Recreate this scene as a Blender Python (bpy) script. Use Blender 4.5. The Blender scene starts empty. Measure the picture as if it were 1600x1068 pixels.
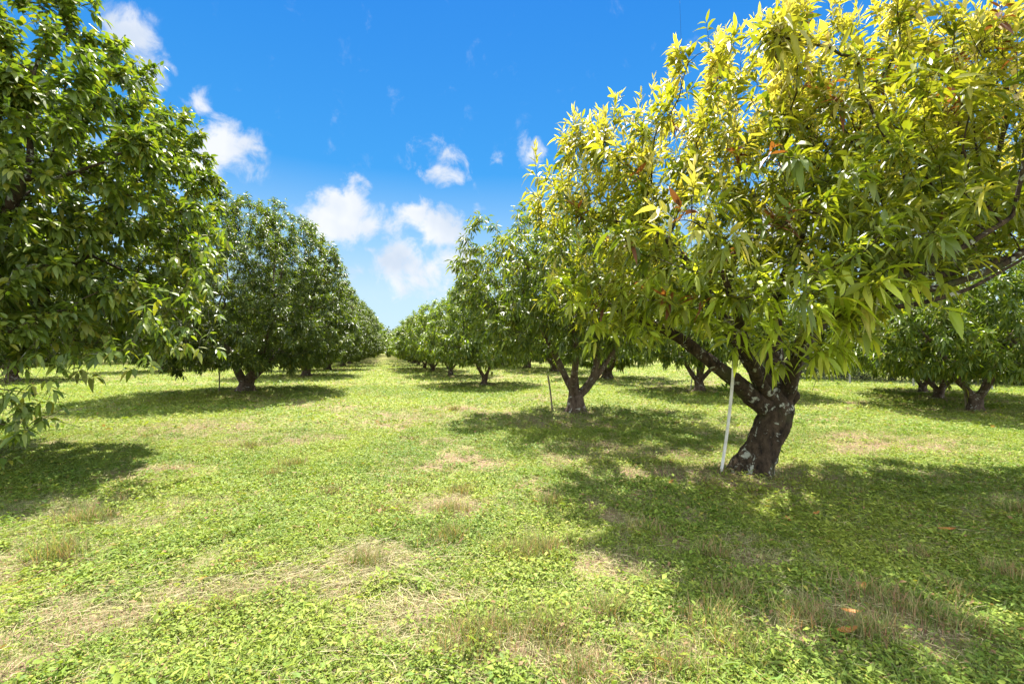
import bpy, math, random
import numpy as np
from math import radians as R

# ------------------------------------------------------------------ camera, sky, sun
scene = bpy.context.scene
CAMH, FPX, HOR = 1.6, 711.1, 546.0
SUN_EL, SUN_AZ = 62.0, -4.0            # azimuth measured from +Y towards +X (degrees)
cd = bpy.data.cameras.new('camera'); cam = bpy.data.objects.new('camera', cd)
scene.collection.objects.link(cam)
cd.sensor_width = 36; cd.lens = 16.0; cd.clip_start = 0.05; cd.clip_end = 3000
cam.location = (0, 0, CAMH); cam.rotation_euler = (R(90 + 0.97), 0, 0)
scene.camera = cam
scene.view_settings.view_transform = 'Standard'; scene.view_settings.look = 'None'
scene.view_settings.gamma = 1; scene.view_settings.exposure = 2.1
scene.cycles.max_bounces = 8; scene.cycles.transparent_max_bounces = 8

def pix(px, py, d):                      # photo pixel + depth -> world point
    return np.array([(px - 800) / FPX * d, d, CAMH + (HOR - py) / FPX * d])

w = bpy.data.worlds.new('World'); scene.world = w; w.use_nodes = True
nt = w.node_tree; N = nt.nodes; L = nt.links; N.clear()
def node(t, **k):
    n = N.new(t)
    for a, b in k.items(): setattr(n, a, b)
    return n
def mth(op, a, b=None, c=None, clamp=False):
    n = N.new('ShaderNodeMath'); n.operation = op; n.use_clamp = clamp
    for i, v in enumerate((a, b, c)):
        if v is None: continue
        if isinstance(v, (int, float)): n.inputs[i].default_value = v
        else: L.new(v, n.inputs[i])
    return n.outputs[0]
out = node('ShaderNodeOutputWorld'); bg = node('ShaderNodeBackground'); L.new(bg.outputs[0], out.inputs[0])
sky = node('ShaderNodeTexSky'); sky.sky_type = 'NISHITA'; sky.sun_disc = False
sky.sun_elevation = R(SUN_EL); sky.sun_rotation = R(SUN_AZ); sky.air_density = 1.0; sky.dust_density = 0.6; sky.ozone_density = 1.6
hs = node('ShaderNodeHueSaturation'); hs.inputs['Saturation'].default_value = 1.22; hs.inputs['Hue'].default_value = 0.494
L.new(sky.outputs[0], hs.inputs['Color'])
tint = node('ShaderNodeMix', data_type='RGBA'); tint.blend_type = 'MULTIPLY'; tint.inputs[0].default_value = 1; L.new(hs.outputs[0], tint.inputs[6]); tint.inputs[7].default_value = (.2, .45, .6, 1)
tc = node('ShaderNodeTexCoord'); sep = node('ShaderNodeSeparateXYZ'); L.new(tc.outputs['Generated'], sep.inputs[0])
az = mth('ARCTAN2', sep.outputs[0], sep.outputs[1]); el = mth('ARCSINE', sep.outputs[2])
comb = node('ShaderNodeCombineXYZ'); L.new(az, comb.inputs[0]); L.new(el, comb.inputs[1])
nz = node('ShaderNodeTexNoise'); nz.inputs['Scale'].default_value = 17; nz.inputs['Detail'].default_value = 10
nz.inputs['Roughness'].default_value = 0.62; nz.inputs['Distortion'].default_value = 0.35
L.new(comb.outputs[0], nz.inputs['Vector'])
nw = node('ShaderNodeTexNoise'); nw.inputs['Scale'].default_value = 9; nw.inputs['Detail'].default_value = 3
L.new(comb.outputs[0], nw.inputs['Vector'])
vsub = node('ShaderNodeVectorMath', operation='SUBTRACT'); L.new(nw.outputs['Color'], vsub.inputs[0]); vsub.inputs[1].default_value = (.5, .5, .5)
vsc = node('ShaderNodeVectorMath', operation='SCALE'); L.new(vsub.outputs[0], vsc.inputs[0]); vsc.inputs['Scale'].default_value = 0.055
wadd = node('ShaderNodeVectorMath', operation='ADD'); L.new(comb.outputs[0], wadd.inputs[0]); L.new(vsc.outputs[0], wadd.inputs[1])
# cloud puffs: photo-measured direction, half-size, strength
CL = [(520,342,50,27,1.1),(545,322,36,26,1.1),(570,345,30,20,.9),(612,350,22,24,.62),(648,332,26,22,1.0),(688,354,40,25,1.1),(640,372,38,8,.5),
      (632,395,26,26,.75),(645,425,55,34,.85),(705,412,40,34,.8),(590,392,30,9,.5),(545,385,26,14,.45),(560,425,40,22,.45),
      (690,235,50,20,.5),(695,270,34,13,.62),(765,246,26,11,.3),(650,232,30,10,.28),(748,324,9,13,.5),
      (338,222,52,34,1.0),(300,250,60,40,.7),(200,52,36,26,.85),(225,100,30,34,.6),(266,102,12,8,.5),(303,150,20,18,.75),
      (832,240,17,20,.7),(1010,330,80,26,.6),(1250,330,90,40,.9),(1420,350,80,34,.8),(1150,410,110,26,.6),(100,220,90,50,.6),(30,330,60,50,.6)]
field = None
for (px, py, rx, ry, s) in CL:
    a0 = math.atan2(px - 800, FPX); hyp = math.hypot(px - 800, FPX); e0 = math.atan2(HOR - py, hyp)
    ra = rx / hyp * (FPX / hyp) ; re = ry / hyp
    v1 = node('ShaderNodeVectorMath', operation='SUBTRACT'); L.new(wadd.outputs[0], v1.inputs[0]); v1.inputs[1].default_value = (a0, e0, 0)
    v2 = node('ShaderNodeVectorMath', operation='MULTIPLY'); L.new(v1.outputs[0], v2.inputs[0]); v2.inputs[1].default_value = (.5 / ra, .5 / re, 0)
    v3 = node('ShaderNodeVectorMath', operation='LENGTH'); L.new(v2.outputs[0], v3.inputs[0])
    o = mth('MULTIPLY', mth('MAXIMUM', mth('SUBTRACT', 1.0, v3.outputs['Value']), 0.0), s)
    field = o if field is None else mth('SMOOTH_MAX', field, o, .12)
# bright clouds added out of view beside and behind the camera for ambient fill
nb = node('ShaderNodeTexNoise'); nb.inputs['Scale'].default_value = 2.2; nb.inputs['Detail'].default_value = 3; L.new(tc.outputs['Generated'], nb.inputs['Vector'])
fill_clouds = mth('MULTIPLY', mth('MAXIMUM', mth('SUBTRACT', nb.outputs['Fac'], .36), 0), mth('MULTIPLY', mth('SUBTRACT', .5, sep.outputs[1], clamp=True), 5, clamp=True))
field = mth('ADD', field, mth('MULTIPLY', fill_clouds, 4))
dens = mth('ADD', field, mth('MULTIPLY', mth('SUBTRACT', nz.outputs['Fac'], .5), 1.75))
mr = node('ShaderNodeMapRange'); mr.interpolation_type = 'SMOOTHSTEP'; mr.inputs[1].default_value = .22; mr.inputs[2].default_value = .78
L.new(dens, mr.inputs[0])
gate = node('ShaderNodeMapRange'); gate.inputs[1].default_value = 0.02; gate.inputs[2].default_value = .22; L.new(field, gate.inputs[0])
cmask = mth('MULTIPLY', mr.outputs[0], gate.outputs[0], clamp=True)
cmask = mth('MULTIPLY', cmask, .93)
# pale milky band just above the horizon
hz = node('ShaderNodeValToRGB'); L.new(sep.outputs[2], hz.inputs[0]); he = hz.color_ramp.elements
he[0].position = 0; he[0].color = (.72, .87, 1.0, 1); he[1].position = .62; he[1].color = (.02, .25, .82, 1)
for a_, c_ in ((.12, (.66, .84, 1.0)), (.22, (.38, .67, .97)), (.36, (.06, .38, .90))): e_ = he.new(a_); e_.color = (*c_, 1)
hsc = node('ShaderNodeVectorMath', operation='SCALE'); L.new(hz.outputs[0], hsc.inputs[0]); hsc.inputs['Scale'].default_value = 3.4
skyc = node('ShaderNodeMix', data_type='RGBA'); skyc.inputs[0].default_value = .85; L.new(tint.outputs[2], skyc.inputs[6]); L.new(hsc.outputs[0], skyc.inputs[7])
cr = node('ShaderNodeMix', data_type='RGBA'); cr.inputs[6].default_value = (3.35, 3.4, 3.5, 1); cr.inputs[7].default_value = (2.35, 2.65, 3.1, 1)
nshade = node('ShaderNodeMapRange'); nshade.inputs[1].default_value = .42; nshade.inputs[2].default_value = .68; L.new(nw.outputs['Fac'], nshade.inputs[0]); L.new(nshade.outputs[0], cr.inputs[0])
crs = node('ShaderNodeVectorMath', operation='SCALE'); L.new(cr.outputs[2], crs.inputs[0]); L.new(mth('ADD', 1.0, mth('MULTIPLY', mth('MULTIPLY', fill_clouds, 5, clamp=True), 2.3)), crs.inputs['Scale'])  # added out-of-view clouds scaled brighter than the visible ones, to lift the shade
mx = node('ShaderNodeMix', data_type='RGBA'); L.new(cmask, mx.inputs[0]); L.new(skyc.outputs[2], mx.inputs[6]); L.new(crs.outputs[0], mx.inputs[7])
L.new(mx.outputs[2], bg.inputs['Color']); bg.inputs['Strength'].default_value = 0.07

sd = bpy.data.lights.new('sun', 'SUN'); sd.energy = 3.6; sd.angle = R(0.55); sd.color = (1, .955, .87)
so = bpy.data.objects.new('sun', sd); scene.collection.objects.link(so)
so.rotation_euler = (R(-(90 - SUN_EL)), 0, 0)
so.rotation_mode = 'XYZ'; so.rotation_euler = (R(-(90 - SUN_EL)), 0, R(-SUN_AZ)); so.location = (0, 10, 30)

# ------------------------------------------------------------------ numeric helpers
rng = np.random.default_rng(7)
TAB = np.random.default_rng(3).random((64, 64, 64)).astype(np.float32)
def noise3(p, sc=1.0, off=0.0):
    q = np.asarray(p, float) * sc + off + 100.5
    i = np.floor(q).astype(int); f = q - i; f = f * f * (3 - 2 * f); r = 0
    for dx in (0, 1):
        for dy in (0, 1):
            for dz in (0, 1):
                wgt = (f[..., 0] if dx else 1 - f[..., 0]) * (f[..., 1] if dy else 1 - f[..., 1]) * (f[..., 2] if dz else 1 - f[..., 2])
                r = r + wgt * TAB[(i[..., 0] + dx) & 63, (i[..., 1] + dy) & 63, (i[..., 2] + dz) & 63]
    return r
def fbm(p, sc, off=0, n=3):
    r = 0; a = 1; t = 0
    for k in range(n):
        r = r + a * noise3(p, sc * 2 ** k, off + 7.3 * k); t += a; a *= .55
    return r / t
def xy3(x, y): return np.stack([x, y, np.zeros_like(x)], -1)
def unit(v): return v / np.maximum(np.linalg.norm(v, axis=-1, keepdims=True), 1e-9)
def sstep(a, b, x):
    t = np.clip((x - a) / (b - a), 0, 1); return t * t * (3 - 2 * t)

TRUNKS = []                                       # filled by the tree plan, used by the ground
def gz(x, y):                                     # ground height: gentle unevenness
    p = xy3(x, y); d = np.hypot(x, y)
    return (fbm(p, .35, 5) - .5) * .16 * sstep(3, 9, d) * (1 - sstep(30, 60, d)) + (fbm(p, 1.7, 11) - .5) * .05 * (1 - sstep(15, 30, d))

def mesh_np(name, V, F, mat, col=None, parent=None, smooth=False):
    me = bpy.data.meshes.new(name); V = np.asarray(V, np.float32).reshape(-1, 3); F = np.asarray(F, np.int32); k = F.shape[1]
    me.vertices.add(len(V)); me.vertices.foreach_set('co', V.ravel())
    me.loops.add(F.size); me.loops.foreach_set('vertex_index', F.ravel())
    me.polygons.add(len(F)); me.polygons.foreach_set('loop_start', np.arange(0, F.size, k, dtype=np.int32))
    me.polygons.foreach_set('loop_total', np.full(len(F), k, np.int32))
    if smooth: me.polygons.foreach_set('use_smooth', np.ones(len(F), bool))
    if col is not None:
        a = me.color_attributes.new('col', 'FLOAT_COLOR' if len(V) < 200000 else 'BYTE_COLOR', 'POINT')
        c = np.ones((len(V), 4), np.float32); c[:, :3] = col; a.data.foreach_set('color', c.ravel())
    me.update(); me.validate() if len(V) < 50000 else None
    me.materials.append(mat); o = bpy.data.objects.new(name, me); scene.collection.objects.link(o)
    if parent: o.parent = parent
    return o
def tag(o, label=None, cat=None, group=None, kind=None):
    for k, v in (('label', label), ('category', cat), ('group', group), ('kind', kind)):
        if v: o[k] = v
    return o
def empty(name, loc, rz=0):
    o = bpy.data.objects.new(name, None); scene.collection.objects.link(o); o.location = loc; o.rotation_euler = (0, 0, rz)
    o.empty_display_size = .3; return o

# ------------------------------------------------------------------ materials
def newmat(name):
    m = bpy.data.materials.new(name); m.use_nodes = True; n = m.node_tree; n.nodes.clear(); return m, n
def leaf_mat(name, rough=.38, trans=.32, spec=.5, tcol=(1.25, 1.35, .35), back=1.0):
    m, n = newmat(name); o = n.nodes.new('ShaderNodeOutputMaterial')
    a = n.nodes.new('ShaderNodeAttribute'); a.attribute_name = 'col'
    p = n.nodes.new('ShaderNodeBsdfPrincipled'); p.inputs['Roughness'].default_value = rough; p.inputs['Specular IOR Level'].default_value = spec
    t = n.nodes.new('ShaderNodeBsdfTranslucent'); mul = n.nodes.new('ShaderNodeMix'); mul.data_type = 'RGBA'; mul.blend_type = 'MULTIPLY'
    mul.inputs[0].default_value = 1; mul.inputs[7].default_value = (*[v * back for v in tcol], 1)
    s = n.nodes.new('ShaderNodeMixShader'); s.inputs[0].default_value = trans
    n.links.new(a.outputs['Color'], p.inputs['Base Color']); n.links.new(a.outputs['Color'], mul.inputs[6]); n.links.new(mul.outputs[2], t.inputs[0])
    n.links.new(p.outputs[0], s.inputs[1]); n.links.new(t.outputs[0], s.inputs[2]); n.links.new(s.outputs[0], o.inputs[0])
    return m
M_LEAF = leaf_mat('orchard_leaf', .44, .42, .6)
M_YOUNG = leaf_mat('young_yellow_leaf', .44, .46, .5, (1.30, 1.26, .42))
M_GRASS = leaf_mat('grass_leaf', .6, .3, .25, (1.2, 1.25, .5))

def bark_mat(name, c1, c2, lichen, lich_amt):
    m, n = newmat(name); K = n.nodes; o = K.new('ShaderNodeOutputMaterial'); p = K.new('ShaderNodeBsdfPrincipled'); p.inputs['Roughness'].default_value = .9
    p.inputs['Specular IOR Level'].default_value = .2
    t = K.new('ShaderNodeTexCoord')
    n1 = K.new('ShaderNodeTexNoise'); n1.inputs['Scale'].default_value = 14; n1.inputs['Detail'].default_value = 8; n1.inputs['Roughness'].default_value = .7
    mp = K.new('ShaderNodeMapping'); mp.inputs['Scale'].default_value = (1, 1, .45); n.links.new(t.outputs['Object'], mp.inputs[0]); n.links.new(mp.outputs[0], n1.inputs['Vector'])
    r1 = K.new('ShaderNodeValToRGB'); r1.color_ramp.elements[0].position = .35; r1.color_ramp.elements[0].color = (*c1, 1); r1.color_ramp.elements[1].position = .68; r1.color_ramp.elements[1].color = (*c2, 1)
    n.links.new(n1.outputs['Fac'], r1.inputs[0])
    n2 = K.new('ShaderNodeTexNoise'); n2.inputs['Scale'].default_value = 9; n2.inputs['Detail'].default_value = 6; n2.inputs['Roughness'].default_value = .6; n2.inputs['Distortion'].default_value = .6
    n.links.new(t.outputs['Object'], n2.inputs['Vector'])
    r2 = K.new('ShaderNodeMapRange'); r2.inputs[1].default_value = lich_amt; r2.inputs[2].default_value = lich_amt + .05; n.links.new(n2.outputs['Fac'], r2.inputs[0])
    mx = K.new('ShaderNodeMix'); mx.data_type = 'RGBA'; mx.inputs[7].default_value = (*lichen, 1); n.links.new(r2.outputs[0], mx.inputs[0]); n.links.new(r1.outputs[0], mx.inputs[6])
    n3 = K.new('ShaderNodeTexNoise'); n3.inputs['Scale'].default_value = 3; n3.inputs['Detail'].default_value = 4; n.links.new(t.outputs['Object'], n3.inputs['Vector'])
    r3 = K.new('ShaderNodeMapRange'); r3.inputs[1].default_value = .54; r3.inputs[2].default_value = .7; r3.inputs[4].default_value = .6; n.links.new(n3.outputs['Fac'], r3.inputs[0])
    mo = K.new('ShaderNodeMix'); mo.data_type = 'RGBA'; mo.inputs[7].default_value = (.06, .075, .02, 1); n.links.new(r3.outputs[0], mo.inputs[0]); n.links.new(mx.outputs[2], mo.inputs[6])
    b = K.new('ShaderNodeBump'); b.inputs['Strength'].default_value = 1.0; b.inputs['Distance'].default_value = .035; n.links.new(n1.outputs['Fac'], b.inputs['Height'])
    n.links.new(mo.outputs[2], p.inputs['Base Color']); n.links.new(b.outputs[0], p.inputs['Normal']); n.links.new(p.outputs[0], o.inputs[0]); return m
M_BARK = bark_mat('rough_bark', (.010, .007, .004), (.085, .058, .034), (.33, .34, .27), .585)
M_BARK2 = bark_mat('orchard_bark', (.05, .032, .022), (.19, .14, .10), (.42, .41, .35), .6)
def plain(name, c, c2, rough=.6, sc=8, spec=.3):
    m, n = newmat(name); K = n.nodes; o = K.new('ShaderNodeOutputMaterial'); p = K.new('ShaderNodeBsdfPrincipled'); p.inputs['Roughness'].default_value = rough; p.inputs['Specular IOR Level'].default_value = spec
    t = K.new('ShaderNodeTexCoord'); n1 = K.new('ShaderNodeTexNoise'); n1.inputs['Scale'].default_value = sc; n1.inputs['Detail'].default_value = 5
    n.links.new(t.outputs['Object'], n1.inputs['Vector']); r = K.new('ShaderNodeMix'); r.data_type = 'RGBA'; r.inputs[6].default_value = (*c, 1); r.inputs[7].default_value = (*c2, 1)
    mr = K.new('ShaderNodeMapRange'); mr.inputs[1].default_value = .4; mr.inputs[2].default_value = .7; n.links.new(n1.outputs['Fac'], mr.inputs[0]); n.links.new(mr.outputs[0], r.inputs[0])
    n.links.new(r.outputs[2], p.inputs['Base Color']); n.links.new(p.outputs[0], o.inputs[0]); return m
M_PVC = plain('white_plastic', (.72, .71, .66), (.55, .52, .44), .45)
M_WOOD = plain('weathered_wood', (.30, .25, .16), (.16, .13, .08), .8)
M_METAL = plain('galvanised_metal', (.35, .35, .34), (.24, .23, .22), .5)
M_WIRE = plain('fence_wire', (.22, .22, .21), (.14, .14, .14), .6)
M_DEAD = plain('dead_leaf', (.42, .18, .04), (.26, .11, .03), .6, 20)

# ------------------------------------------------------------------ tree plan (ground positions measured from the photograph)
def base(px, py):
    d = FPX * CAMH / (py - HOR); return (px - 800) / FPX * d, d
RIGHT_ROW = [base(1180, 737), base(900, 645), base(757, 600), base(704, 587), base(677, 580), base(664, 575.5)]
LEFT_ROW = [(-8.4, 6.3), base(385, 613), base(479, 588), base(512, 578), base(536, 571.8)]
x0, y0 = RIGHT_ROW[-1]; vx, vy = (601 - 800) / FPX, 1.0
for k in range(1, 15):                                     # on towards the vanishing point of the lane
    y = y0 + 7.2 * k; RIGHT_ROW.append((x0 + vx * (y - y0) + rng.normal() * .25, y))
x0, y0 = LEFT_ROW[-1]
for k in range(1, 14):
    y = y0 + 7.6 * k; LEFT_ROW.append((x0 + vx * (y - y0) * .93 + rng.normal() * .25, y))

# ------------------------------------------------------------------ tree growing
def colonize(pos, par, attr, step, infl, kill, iters=90, up=.05, jit=.12, rg=rng):
    pos = [np.array(p, float) for p in pos]; par = list(par)
    A = attr.copy(); P = np.array(pos)
    D = np.full(len(A), 1e9); I = np.zeros(len(A), int)
    for s in range(0, len(P), 200):
        dd = np.linalg.norm(A[:, None] - P[None, s:s + 200], axis=2); j = dd.argmin(1); m = dd[np.arange(len(A)), j]
        b = m < D; D[b] = m[b]; I[b] = j[b] + s
    for it in range(iters):
        act = D < infl * (1 if it > 3 else 3)
        if not act.any(): 
            if len(A) == 0: break
            act = D < infl * 4
            if not act.any(): break
        idx = I[act]; v = unit(A[act] - np.array(pos)[idx])
        un, inv = np.unique(idx, return_inverse=True); acc = np.zeros((len(un), 3)); np.add.at(acc, inv, v)
        acc = unit(unit(acc) + [0, 0, up] + rg.normal(size=acc.shape) * jit)
        new = np.array(pos)[un] + acc * step; n0 = len(pos)
        pos.extend(list(new)); par.extend(un.tolist())
        dd = np.linalg.norm(A[:, None] - new[None], axis=2); j = dd.argmin(1); m = dd[np.arange(len(A)), j]
        b = m < D; D[b] = m[b]; I[b] = j[b] + n0
        keep = D > kill; A, D, I = A[keep], D[keep], I[keep]
        if len(A) == 0: break
    return np.array(pos), np.array(par)

def radii(pos, par, tip, expo=2.35):
    n = len(pos); acc = np.zeros(n); kids = np.zeros(n, int)
    for i in range(n):
        if par[i] >= 0: kids[par[i]] += 1
    for i in range(n - 1, -1, -1):
        if acc[i] == 0: acc[i] = tip ** expo
        if par[i] >= 0: acc[par[i]] += acc[i]
    return acc ** (1 / expo), kids

def tubes(pos, par, rad, minr=0.0, hero=False, base_flare=1.0, seed=0, nrm=24):
    """continuous tapering tubes along the skeleton"""
    n = len(pos); best = np.full(n, -1); br = np.zeros(n)
    for i in range(n):
        p = par[i]
        if p >= 0 and rad[i] > br[p]: br[p] = rad[i]; best[p] = i
    Vs, Fs = [], []; off = 0
    for s in range(n):
        p = par[s]
        if p >= 0 and best[p] == s: continue
        if rad[s] < minr: continue
        ch = [] if p < 0 else [p]; i = s
        while i >= 0 and rad[i] >= minr: ch.append(i); i = best[i]
        if len(ch) < 2: continue
        P = pos[ch]; r = rad[ch].copy()
        if p >= 0: r[0] = min(r[0], r[1] * 1.25)
        # smooth subdivide thick chains
        if hero and r.max() > .04:
            sub = 5; t = np.arange(len(P)); tt = np.linspace(0, len(P) - 1, (len(P) - 1) * sub + 1); Pn = np.stack([np.interp(tt, t, P[:, k]) for k in range(3)], 1)
            kk = np.ones(sub) / sub
            for _ in range(2):
                Pp = np.pad(Pn, ((sub // 2, sub // 2), (0, 0)), 'edge'); Pc = np.stack([np.convolve(Pp[:, k], kk, 'valid') for k in range(3)], 1); Pc[0] = Pn[0]; Pc[-1] = Pn[-1]; Pn = Pc
            rn = np.interp(tt, t, r); P, r = Pn, rn; ns = nrm
        else:
            ns = 10 if r.max() > .05 else (6 if r.max() > .012 else 4)
        T = unit(np.gradient(P, axis=0)); u = np.cross(T[0], [0.3, .9, .1]); u = u / np.linalg.norm(u); U = []
        for t_ in T:
            u = u - t_ * np.dot(u, t_); u = u / (np.linalg.norm(u) + 1e-9); U.append(u)
        U = np.array(U); W = np.cross(T, U); a = np.linspace(0, 2 * np.pi, ns, endpoint=False)
        ring = (np.cos(a)[None, :, None] * U[:, None] + np.sin(a)[None, :, None] * W[:, None])
        rr = r[:, None, None] * np.ones((1, ns, 1))
        if r.max() > .045 and ns >= 10:
            q = P[:, None] + ring * r[:, None, None]
            rr = rr * (1 + (fbm(q * [1, 1, .6], 5.0, seed)[..., None] - .5) * .42 + (fbm(q * [1, 1, .35], 22.0, seed + 3)[..., None] - .5) * .28)
        V = P[:, None] + ring * rr; m = len(P)
        if p < 0:
            zz = V[..., 2] - P[0, 2]; fl = 1 + base_flare * np.exp(-np.maximum(zz, 0) / .14) * (0.45 + .75 * np.maximum(0, np.sin(a * 3 + seed))[None, :])
            V[..., :2] = P[:, None, :2] + (V[..., :2] - P[:, None, :2]) * fl[..., None]
        ii = np.arange(m - 1)[:, None] * ns + np.arange(ns)[None]; jj = np.arange(m - 1)[:, None] * ns + (np.arange(ns)[None] + 1) % ns
        F = np.stack([ii, jj, jj + ns, ii + ns], -1).reshape(-1, 4) + off
        Vs.append(V.reshape(-1, 3)); Fs.append(F); off += m * ns
    return np.concatenate(Vs), np.concatenate(Fs)

def frame(ax):
    h = np.where(np.abs(ax[..., 2:3]) < .9, np.array([0, 0, 1.0]), np.array([1.0, 0, 0])); e1 = unit(np.cross(ax, h)); return e1, np.cross(ax, e1)

def leaves(B, D, S, Lg, Wd, bend, fold, col, hero):
    """B base, D direction, S side vectors; returns verts/faces/colours"""
    n = len(B); Nn = unit(np.cross(S, D)); Nn = np.where(Nn[:, 2:3] < 0, -Nn, Nn); Lg = Lg[:, None]; Wd = Wd[:, None]; bend = bend[:, None]; fold = np.asarray(fold)[:, None]; dn = np.array([0, 0, -1.0])
    def at(t): return B + D * Lg * t + dn * bend * Lg * t * t
    if hero:
        c1, c2, tip = at(.32), at(.68), at(1.0); e = S * Wd * .5; fo = Nn * fold * Wd
        V = np.stack([B, c1 + e + fo, c1, c1 - e + fo, c2 + e * .78 + fo * .8, c2, c2 - e * .78 + fo * .8, tip], 1)
        T = np.array([[0, 2, 1], [0, 3, 2], [1, 2, 5], [1, 5, 4], [2, 3, 6], [2, 6, 5], [4, 5, 7], [5, 6, 7]])
    else:
        e = S * Wd * .5; fo = Nn * fold * Wd; m = at(.45)
        V = np.stack([B, m + e + fo, m - e + fo, at(1.0)], 1); T = np.array([[0, 3, 1], [0, 2, 3]])
    k = V.shape[1]; F = (T[None] + (np.arange(n) * k)[:, None, None]).reshape(-1, 3)
    return V.reshape(-1, 3), F, np.repeat(col, k, 0)

def shoots(O, A, Ls, nl, Lrange, ratio, colfn, rg, hero, spread=(45, 80), droop=.35, bend=.25):
    """rosettes of leaves spiralling up short shoots"""
    n = len(O); e1, e2 = frame(A); t = np.linspace(.25, 1.0, nl)[None] + rg.normal(size=(n, nl)) * .04
    ph = np.arange(nl)[None] * 2.4 + rg.random((n, 1)) * 6.28 + rg.normal(size=(n, nl)) * .3
    ang = np.radians(spread[1] + (spread[0] - spread[1]) * t + rg.normal(size=(n, nl)) * 14)[..., None]
    D = np.cos(ang) * A[:, None] + np.sin(ang) * (np.cos(ph)[..., None] * e1[:, None] + np.sin(ph)[..., None] * e2[:, None])
    D[..., 2] -= droop * rg.random((n, nl)) * 1.6; D = unit(D)
    B = O[:, None] + A[:, None] * (Ls[:, None] * t)[..., None]
    up = np.array([0, 0, 1.0]) + rg.normal(size=(n, nl, 3)) * .38
    S = unit(np.cross(D, up)); B, D, S = B.reshape(-1, 3), D.reshape(-1, 3), S.reshape(-1, 3); m = len(B)
    Lg = rg.uniform(Lrange[0], Lrange[1], m) * np.repeat(rg.uniform(.8, 1.15, n), nl); Wd = Lg * ratio * rg.uniform(.8, 1.2, m)
    return leaves(B, D, S, Lg, Wd, rg.uniform(0, bend * 2, m), rg.uniform(.05, .22, m), colfn(B, t.reshape(-1), np.repeat(np.arange(n), nl)), hero)

def twig_mesh(O, A, Ls, r):
    n = len(O); e1, e2 = frame(A); E = O + A * Ls[:, None]; V = []
    for (P, q) in ((O, 1), (E, .4)):
        for k in range(3):
            a = k * 2.094; V.append(P + (e1 * math.cos(a) + e2 * math.sin(a)) * (r * q))
    V = np.stack(V, 1).reshape(-1, 3); T = np.array([[0, 1, 4, 3], [1, 2, 5, 4], [2, 0, 3, 5]])
    return V, (T[None] + (np.arange(n) * 6)[:, None, None]).reshape(-1, 4)

def ell_points(n, lobes, rg, shell=.3, gaps=.0, gsc=.6, zmin=0, off=0, clip=None, amp=.4):
    """random points in a union of ellipsoids, thicker toward the surface, with noisy surface"""
    out = []
    vol = np.array([l[3] * l[4] * l[5] for l in lobes]); vol = vol / vol.sum()
    for l, v in zip(lobes, vol):
        m = int(n * v * 2.2); u = unit(rg.normal(size=(m, 3))); c = np.array(l[:3]); rr = np.array(l[3:6])
        q = u * rr * 1.0; s = 1 - amp / 2 + amp * fbm(q + c, gsc * .9, off)
        r = rg.random(m) ** shell
        p = c + q * (r * s)[:, None]
        out.append(p)
    p = np.concatenate(out)
    k = (p[:, 2] > zmin) & (noise3(p, gsc * 1.4, off + 9) > gaps)
    if clip is not None: k &= clip(p)
    p = p[k]; rg.shuffle(p); return p[:n]

def curve(pts, n):
    pts = np.array(pts, float); t = np.linspace(0, len(pts) - 1, n); r = np.stack([np.interp(t, np.arange(len(pts)), pts[:, k]) for k in range(pts.shape[1])], 1)
    return r

GREENS = np.array([[.085, .125, .016], [.13, .175, .022], [.06, .095, .015], [.17, .205, .03], [.105, .145, .026]])
def leafcol_green(rg, lighten=1.0, yellow=.06):
    def f(B, t, s):
        n = len(B); k = rg.integers(0, 5, n); c = GREENS[k] * (rg.uniform(.8, 1.2, n) * lighten)[:, None]
        ns = s.max() + 1; isy = rg.random(ns)[s] < yellow * .6; c[isy] = np.array([.20, .22, .03]) * rg.uniform(.7, 1.2, (isy.sum(), 1))
        one = rg.random(n) < yellow * .4; c[one] = [.26, .25, .03]; return c
    return f

def make_tree(name, lobes, skeleton, nattr, step, infl, kill, tip, leafargs, mat_leaf, mat_bark, seed, hero=False, zmin=.8, gaps=.2, shell=.3,
              extra_shoots=None, leaf_r=.012, per=1.6, clip=None, minr=0.0, gsc=.6, rootr=None, updir=.25, twig=True, flare=1.0, barkdim=24, skr=None, amp=.4):
    rg = np.random.default_rng(seed)
    A = ell_points(nattr, lobes, rg, shell, gaps, gsc, zmin, seed, clip, amp)
    pos, par = [], []
    for chain in skeleton:                                        # (start index or -1, points)
        st, pts = chain
        for q in pts:
            pos.append(q); par.append(st if st is not None else -1); st = len(pos) - 1
    nsk = len(pos)
    P, par = colonize(pos, par, A, step, infl, kill, rg=rg, up=.04)
    # smooth positions of grown nodes
    rad, kids = radii(P, par, tip)
    if rootr:                                                     # match the trunk radius seen in the photograph
        k = math.log(rootr / tip) / math.log(rad[0] / tip); rad = tip * (rad / tip) ** k
    if skr is not None: rad[:nsk] = np.maximum(rad[:nsk], skr[:nsk])
    V, F = tubes(P, par, rad, minr, hero, flare, seed, barkdim)
    cand = np.where((rad < leaf_r) & (np.arange(len(P)) >= nsk) )[0]
    term = kids[cand] == 0
    reps = rg.poisson(np.where(term, per * 1.5, per)); reps = np.maximum(reps, term.astype(int))
    idx = np.repeat(cand, reps); O = P[idx] + (P[par[idx]] - P[idx]) * rg.random((len(idx), 1)) * .8; bd = unit(P[idx] - P[par[idx]]); cen = np.average(np.array([l[:3] for l in lobes]), axis=0, weights=[l[3] * l[4] * l[5] for l in lobes])
    ou = unit(O - cen)
    Ax = unit(bd * .55 + ou * .5 + np.array([0, 0, updir]) + rg.normal(size=O.shape) * .5)
    return rg, P, par, rad, (V, F), O, Ax

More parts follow.
